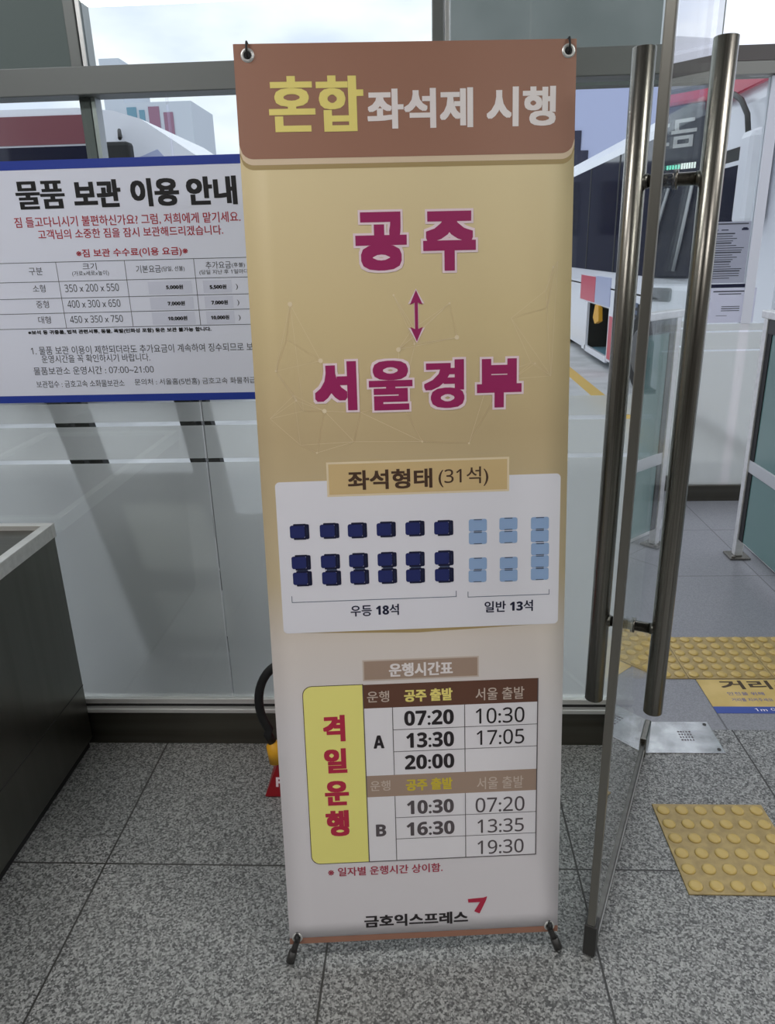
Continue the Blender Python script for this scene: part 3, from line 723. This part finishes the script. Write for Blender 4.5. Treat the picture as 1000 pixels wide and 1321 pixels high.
# ------------------------------------------------------------------ fire extinguisher behind the banner
def extinguisher():
    cx, cy = -.325, 1.85
    root = empty('extinguisher_stand', (cx, cy, 0)); tag(root, 'red square flared floor stand holding the fire extinguisher behind the banner', 'stand')
    mb = MB()
    lv = [[(sx*hx, sy*hy, z) for sx, sy in ((-1, -1), (1, -1), (1, 1), (-1, 1))] for hx, hy, z in ((.145, .118, 0), (.148, .121, .006), (.102, .092, .118), (.098, .089, .122), (.080, .080, .122), (.078, .078, .014))]
    vs = [[mb.bm.verts.new(q) for q in r] for r in lv]
    for i in range(len(vs)-1):
        for k in range(4): mb.bm.faces.new((vs[i][k], vs[i][(k+1) % 4], vs[i+1][(k+1) % 4], vs[i+1][k]))
    mb.bm.faces.new(vs[0][::-1]); mb.bm.faces.new(vs[-1]); bmesh.ops.recalc_face_normals(mb.bm, faces=mb.bm.faces[:])
    mb.build('base', M['stand_red'], root)
    def P(u, v, l):        # lettering on the sloping front
        z = v/1000; return (u/1000, -(.121-(z-.006)*.259)-.0012-l, z)
    Print(P, .0004).text('FIRE', (-115, 34, -45, 62), 1.0).build('lettering', M['pink_ink'], root)
    e = empty('fire_extinguisher', (cx, cy, .014)); tag(e, 'red fire extinguisher with curved black hose, mostly hidden behind the banner', 'fire extinguisher')
    MB().lathe([(.062, 0), (.072, .006), (.075, .02), (.075, .33), (.07, .36), (.05, .39), (.026, .405), (.022, .42)], (0, 0, 0), 36).build('cylinder', M['ext_red'], e)
    MB().lathe([(.024, .42), (.024, .455), (.016, .46), (.012, .475)], (0, 0, 0), 20).box(-.05, -.012, .43, -.02, .012, .452, .004).build('valve', M['steel'], e)
    MB().tube([(-.02, 0, .472), (.03, 0, .485), (.10, 0, .505)], [.008, .009, .007], 10).tube([(-.01, 0, .452), (.04, 0, .45), (.10, 0, .43)], [.008, .009, .007], 10).build('lever', M['black'], e)
    pts = [(-.02, 0, .44), (-.05, -.05, .45)]
    for k in range(17):
        a = math.radians(78+k*9.0)
        pts.append((-.055+.088*math.cos(a), -.10-.012*k/16, .300+.125*math.sin(a)))
    pts += [(-.124, -.118, .205), (-.114, -.118, .178)]
    MB().tube(pts, .0125, 14).build('hose', M['black'], e)
    MB().tube([(-.118, -.118, .188), (-.114, -.118, .174), (-.111, -.117, .170), (-.101, -.121, .118)], [.010, .013, .021, .025], 18).build('nozzle', M['ext_yellow'], e)
extinguisher()

# ------------------------------------------------------------------ outside: buses, canopies, markings, far buildings
def wheel(root, x, y, z, r, side):
    w = MB().tube([(x, y, z), (x+side*.02, y, z), (x+side*.26, y, z), (x+side*.28, y, z)], [r*.9, r, r, r*.9], 36).build('wheel', M['tyre'], root)
    MB().tube([(x-side*.012, y, z), (x-side*.002, y, z)], [r*.52, r*.58], 28).build('rim', M['rim'], w)
    mb = MB()
    for k in range(8):
        a = k*math.pi/4; mb.tube([(x-side*.02, y+.17*math.cos(a), z+.17*math.sin(a)), (x-side*.012, y+.17*math.cos(a), z+.17*math.sin(a))], .016, 8)
    mb.build('wheel_nut', M['steel_light'], w)

def coach():
    X, W, F, Bk = 2.68, 2.5, 5.95, 17.4
    z0, z1 = -.12, 2.98
    root = empty('coach', (X+W/2, (F+Bk)/2, GZ)); tag(root, 'red and white long-distance coach parked facing the porch with its luggage bay open', 'bus')
    inv = Matrix.Translation((-(X+W/2), -(F+Bk)/2, -GZ))
    def ch(mb, name, m, par=None):
        o = mb.build(name, m)
        if par is None: o.parent = root; o.matrix_parent_inverse = inv
        else:
            o.parent = par; o.matrix_parent_inverse = (inv.inverted() @ par.matrix_basis).inverted() if False else inv
        return o
    by0, by1, bz1 = 11.08, 12.5, .62
    wy, wr = 9.42, .47
    mb = MB()
    # lower body in pieces round the bay and the wheel arch, upper body with rounded roof
    mb.box(X, F+.05, z0, X+W, wy-.58, .9, .03).box(X, wy+.58, z0, X+W, by0, .9).box(X+.75, by0, z0, X+W, by1, .9).box(X, by1, z0, X+W, Bk, .9).box(X, by0, bz1, X+.75, by1, .9)
    mb.box(X+.4, wy-.58, z0, X+W, wy+.58, .9).box(X, wy-.58, .42, X+.4, wy+.58, .9)
    prof = [(X, .88), (X+W, .88), (X+W, 2.55), (X+W-.06, 2.74), (X+W-.22, 2.9), (X+W-.55, z1), (X+.55, z1), (X+.22, 2.9), (X+.06, 2.74), (X, 2.55)]
    mb.prism(prof, F+.02, Bk)
    ch(mb, 'body', M['bus_white'])
    arch = [(wy+.58*math.cos(math.radians(a)), GZ+wr+.58*math.sin(math.radians(a))*1.0) for a in range(0, 181, 15)]
    mb = MB(); 
    ch(MB().prism(arch, X-.006, X+.02, 'x'), 'wheel_arch', M['bus_dark'])
    # wheel
    r = MB().tube([(X-.02, wy, GZ+wr), (X, wy, GZ+wr), (X+.27, wy, GZ+wr)], [wr*.9, wr, wr], 36).build('wheel', M['tyre']); r.parent = root; r.matrix_parent_inverse = inv
    q = MB().tube([(X-.035, wy, GZ+wr), (X-.018, wy, GZ+wr)], [wr*.5, wr*.58], 28).build('rim', M['rim']); q.parent = r
    q2 = MB().tube([(X-.02, 14.6, GZ+wr), (X, 14.6, GZ+wr), (X+.27, 14.6, GZ+wr)], [wr*.9, wr, wr], 36).build('wheel', M['tyre']); q2.parent = root; q2.matrix_parent_inverse = inv
    # side glass band with pillars
    ch(MB().box(X-.008, 7.45, 1.12, X+.01, Bk-.3, 2.62), 'side_window', M['bus_glass'])
    mb = MB()
    for y in (9.2, 11.0, 12.8, 14.6): mb.box(X-.012, y-.03, 1.12, X-.004, y+.03, 2.62)
    ch(mb, 'window_pillar', M['bus_dark'])
    ch(MB().box(X-.010, 6.52, 1.62, X+.01, 7.36, 2.10), 'driver_window', M['bus_glass'])
    ch(MB().box(X-.014, 6.45, 2.10, X+.0, 7.42, 2.135).box(X-.014, 6.45, 2.24, X+.0, 7.42, 2.27), 'window_rail', M['bus_white'])
    ch(MB().box(X-.012, 6.50, 2.135, X+.0, 7.40, 2.24), 'vent_window', M['bus_dark'])
    # livery
    ch(MB().box(X-.010, 12.02, .64, X+.005, 13.1, 1.02).box(X-.010, 10.42, -.08, X+.005, 11.0, .52), 'red_panel', M['bus_red'])
    ch(MB().box(X-.010, 11.05, .64, X+.005, 12.0, 1.04), 'lilac_panel', M['bus_lilac'])
    ch(MB().box(X-.02, by1-.06, z0-.02, X+.02, by1+.22, .62).box(X-.02, by0-.04, z0-.03, X+.02, by1, z0+.06), 'bay_frame', M['bus_white'])
    ch(MB().box(X+.70, by0, z0, X+.745, by1, bz1).box(X+.02, by0+.005, z0, X+.70, by0+.02, bz1).box(X+.02, by1-.02, z0, X+.70, by1-.005, bz1).box(X+.02, by0+.02, bz1-.02, X+.7, by1-.02, bz1-.002), 'luggage_bay', M['bus_dark'])
    ch(MB().box(X+.02, by0+.02, z0-.002, X+.70, by1-.02, z0+.02), 'bay_floor', M['building_teal'])
    ch(MB().prism([(11.55, .40), (11.62, .62), (11.85, .62), (11.95, .42), (11.8, .34)], X-.03, X+.03, 'x'), 'hanging_tag', M['ext_yellow'])
    mb = MB()
    for k in range(3): mb.box(X-.008, 9.60, .74-k*.09, X+.002, 9.72, .79-k*.09)
    ch(mb, 'side_marking', M['slate_ink'])
    # front: red brow, dark windscreen, destination sign, LED row, bumper
    ch(MB().box(X+.12, F-.03, 2.48, X+W-.12, F+.06, 2.70, .03), 'brow', M['bus_red'])
    ch(MB().box(X+.02, F-.01, 2.70, X+W-.02, F+.05, 2.86, .03), 'roof_front', M['bus_white'])
    ws = ch(MB().box(X+.16, F-.04, 1.22, X+W-.16, F+.03, 2.48, .02), 'windscreen', M['bus_glass'])
    def P(u, v, l): return (X+u/1000, F-.042-l, v/1000)
    s = Print(P, .003).text('금호', (225, 2185, 655, 2390), 7).build('sign_lettering', M['sign_text'], root); s.matrix_parent_inverse = inv
    s = Print(P, .003)
    for k in range(5): s.rect(335+k*24, 2035, 352+k*24, 2065)
    s = s.build('display_green', M['led_green'], root); s.matrix_parent_inverse = inv
    s = Print(P, .003)
    for k in range(6): s.rect(205+k*21, 2030, 221+k*21, 2072)
    s = s.build('display_white', M['led_white'], root); s.matrix_parent_inverse = inv
    ch(MB().tube([(X+.30, F-.06, 1.28), (X+.26, F-.07, 1.5), (X+.20, F-.07, 1.95)], .014, 8).tube([(X+.55, F-.06, 1.28), (X+.50, F-.07, 1.5), (X+.40, F-.07, 1.9)], .014, 8), 'wiper', M['alu_light'])
    ch(MB().box(X+.05, F-.08, z0, X+W-.05, F+.08, 1.18, .05), 'bumper', M['bus_white'])
    ch(MB().box(X+.28, F-.10, 1.04, X+.52, F-.06, 1.15, .02).box(X+W-.52, F-.10, 1.04, X+W-.28, F-.06, 1.15, .02), 'headlamp', M['bus_dark'])
    # door mirror on its curved arm
    a = [(X-.01, 7.40, 2.655), (X-.07, 7.05, 2.65), (X-.09, 6.82, 2.57), (X-.09, 6.66, 2.44), (X-.09, 6.58, 2.25)]
    ch(MB().tube(a, .022, 12), 'mirror_arm', M['dark'])
    ch(MB().box(X-.20, 6.22, 1.60, X-.02, 6.50, 2.30, .06), 'mirror', M['bus_white'])
    ch(MB().box(X-.016, F+.05, 2.66, X+.02, 7.9, 2.86, .015), 'red_panel', M['bus_red'])
coach()

def far_coach():
    # white coach standing across the yard, its sloping nose to the right
    Y, D = 9.0, 2.5
    root = empty('parked_coach', (-5.0, Y+D/2, GZ)); tag(root, 'white coach with maroon window band parked across the yard behind the luggage notice', 'bus')
    inv = Matrix.Translation((5.0, -(Y+D/2), -GZ))
    def ch(mb, name, m):
        o = mb.build(name, m); o.parent = root; o.matrix_parent_inverse = inv; return o
    prof = [(-12.5, .05), (-2.25, .05), (-2.15, .5), (-2.2, 1.2), (-2.32, 2.2), (-2.45, 2.5), (-2.75, 2.70), (-3.1, 2.93), (-3.4, 3.02), (-3.8, 3.06), (-12.5, 3.10)]
    ch(MB().prism(prof, Y, Y+D), 'body', M['bus_white'])
    ch(MB().box(-12.3, Y-.012, 2.70, -3.72, Y+.005, 2.99), 'maroon_band', M['bus_maroon'])
    ch(MB().box(-12.3, Y-.014, 1.3, -3.72, Y+.005, 2.68), 'side_window', M['bus_glass'])
    ch(MB().prism([(-3.45, 1.5), (-2.55, 1.5), (-2.62, 2.25), (-2.95, 2.62), (-3.30, 2.50)], Y-.006, Y+.004), 'door_window', M['bus_lilac'])
    ch(MB().tube([(-3.35, Y-.01, 2.75), (-3.3, Y-.15, 2.8), (-3.25, Y-.3, 2.7)], .02, 8), 'mirror_arm', M['dark'])
    ch(MB().box(-3.42, Y-.42, 2.32, -3.12, Y-.25, 2.66, .04), 'mirror', M['bus_dark'])
    for x in (-4.6, -10.4):
        w = MB().tube([(x, Y-.02, GZ+.47), (x, Y, GZ+.47), (x, Y+.27, GZ+.47)], [.43, .47, .47], 32).build('wheel', M['tyre']); w.parent = root; w.matrix_parent_inverse = inv
far_coach()

def yard():
    struct(MB().box(2.05, 6.2, GZ, 2.22, 20, GZ+.004).build('road_line', M['yellow_paint']))
    c = empty('canopy', (1.1, 6.2, 0)); struct(c)
    inv = Matrix.Translation((-1.1, -6.2, 0))
    def ch(mb, name, m):
        o = mb.build(name, m); o.parent = c; o.matrix_parent_inverse = inv; return o
    ch(MB().box(.12, 6.0, 2.72, 2.1, 6.35, 3.4), 'fascia', M['canopy'])
    ch(MB().box(.12, 5.98, 2.56, 2.1, 6.1, 2.62).box(.12, 5.985, 2.70, 2.1, 6.05, 2.725), 'edge_beam', M['canopy_dark'])
    ch(MB().box(.12, 5.99, 2.62, 2.1, 6.08, 2.70), 'gutter', M['beam_light'])
    c2 = empty('canopy', (-3.2, 6.2, 0)); struct(c2)
    o = MB().box(-6.0, 6.0, 2.79, -2.5, 6.4, 3.6).build('fascia', M['canopy_dark'], c2); o.matrix_parent_inverse = Matrix.Translation((3.2, -6.2, 0))
    # far buildings
    t = empty('far_building', (-9.5, 30, GZ)); tag(t, 'pale tower block with teal signs rising behind the white coach', 'building')
    MB().box(-1.55, 0, 0, 1.1, 3, 7.05).box(-2.3, .5, 0, -1.55, 3.5, 8.6).build('wall', M['building'], t)
    MB().box(-1.3, -.03, 5.7, -.95, .02, 6.9).box(-.85, -.03, 5.8, -.65, .02, 6.8).build('sign', M['building_teal'], t)
    MB().box(-.5, -.03, 5.6, -.1, .02, 6.9).box(.05, -.03, 5.7, .4, .02, 6.7).build('sign', M['building_red'], t)
    t = empty('terminal_building', (-14, 42, GZ)); tag(t, 'long low grey building across the far side of the yard', 'building')
    MB().box(-24, 0, 0, 15.5, 6, 5.7).build('wall', M['block'], t)
    mb = MB()
    for k in range(12): mb.box(-23+k*3.1, -.03, 2.2, -21+k*3.1, .02, 4.8)
    mb.build('windows', M['bus_glass'], t)
    t = empty('lilac_building', (9.5, 32, GZ)); tag(t, 'pale lilac building rising above the coach windows beyond the canopy', 'building')
    MB().box(-5.2, 0, 0, 3.5, 6, 8.5).build('wall', M['bus_lilac'], t)
    MB().box(-3.9, -.05, 3, -3.0, .02, 5.2).box(-3.75, -.06, 5.2, -3.3, .02, 5.9).build('dark_opening', M['navy_dk'], t)
    # guessed board, added behind the glass to give the film its dark shapes
    q = empty('stand_in_board', (-.85, 2.56, 0)); q.rotation_euler.x = math.atan(.4)
    tag(q, 'guessed dark framed board added outside for the dark shapes seen in the frosted glass', 'board')
    mb = MB()
    for x in (-.235, -.175, .145, .195): mb.box(x-.022, -.02, .0, x+.022, .015, 1.40)
    mb.box(-.255, -.02, .80, .215, .015, .90).box(-.255, -.02, .38, .215, .015, .47).box(-.255, -.02, .02, .215, .015, .10)
    mb.box(.19, -.02, .0, .33, .015, .72)  # wide dark panel added to darken the film at its lower right
    mb.build('frame', M['bus_dark'], q)
    MB().box(-.153, -.006, .47, .123, .006, .80).build('upper_panel', M['curb'], q)
    MB().box(-.153, -.006, .10, .123, .006, .38).build('lower_panel', M['curb'], q)
yard()
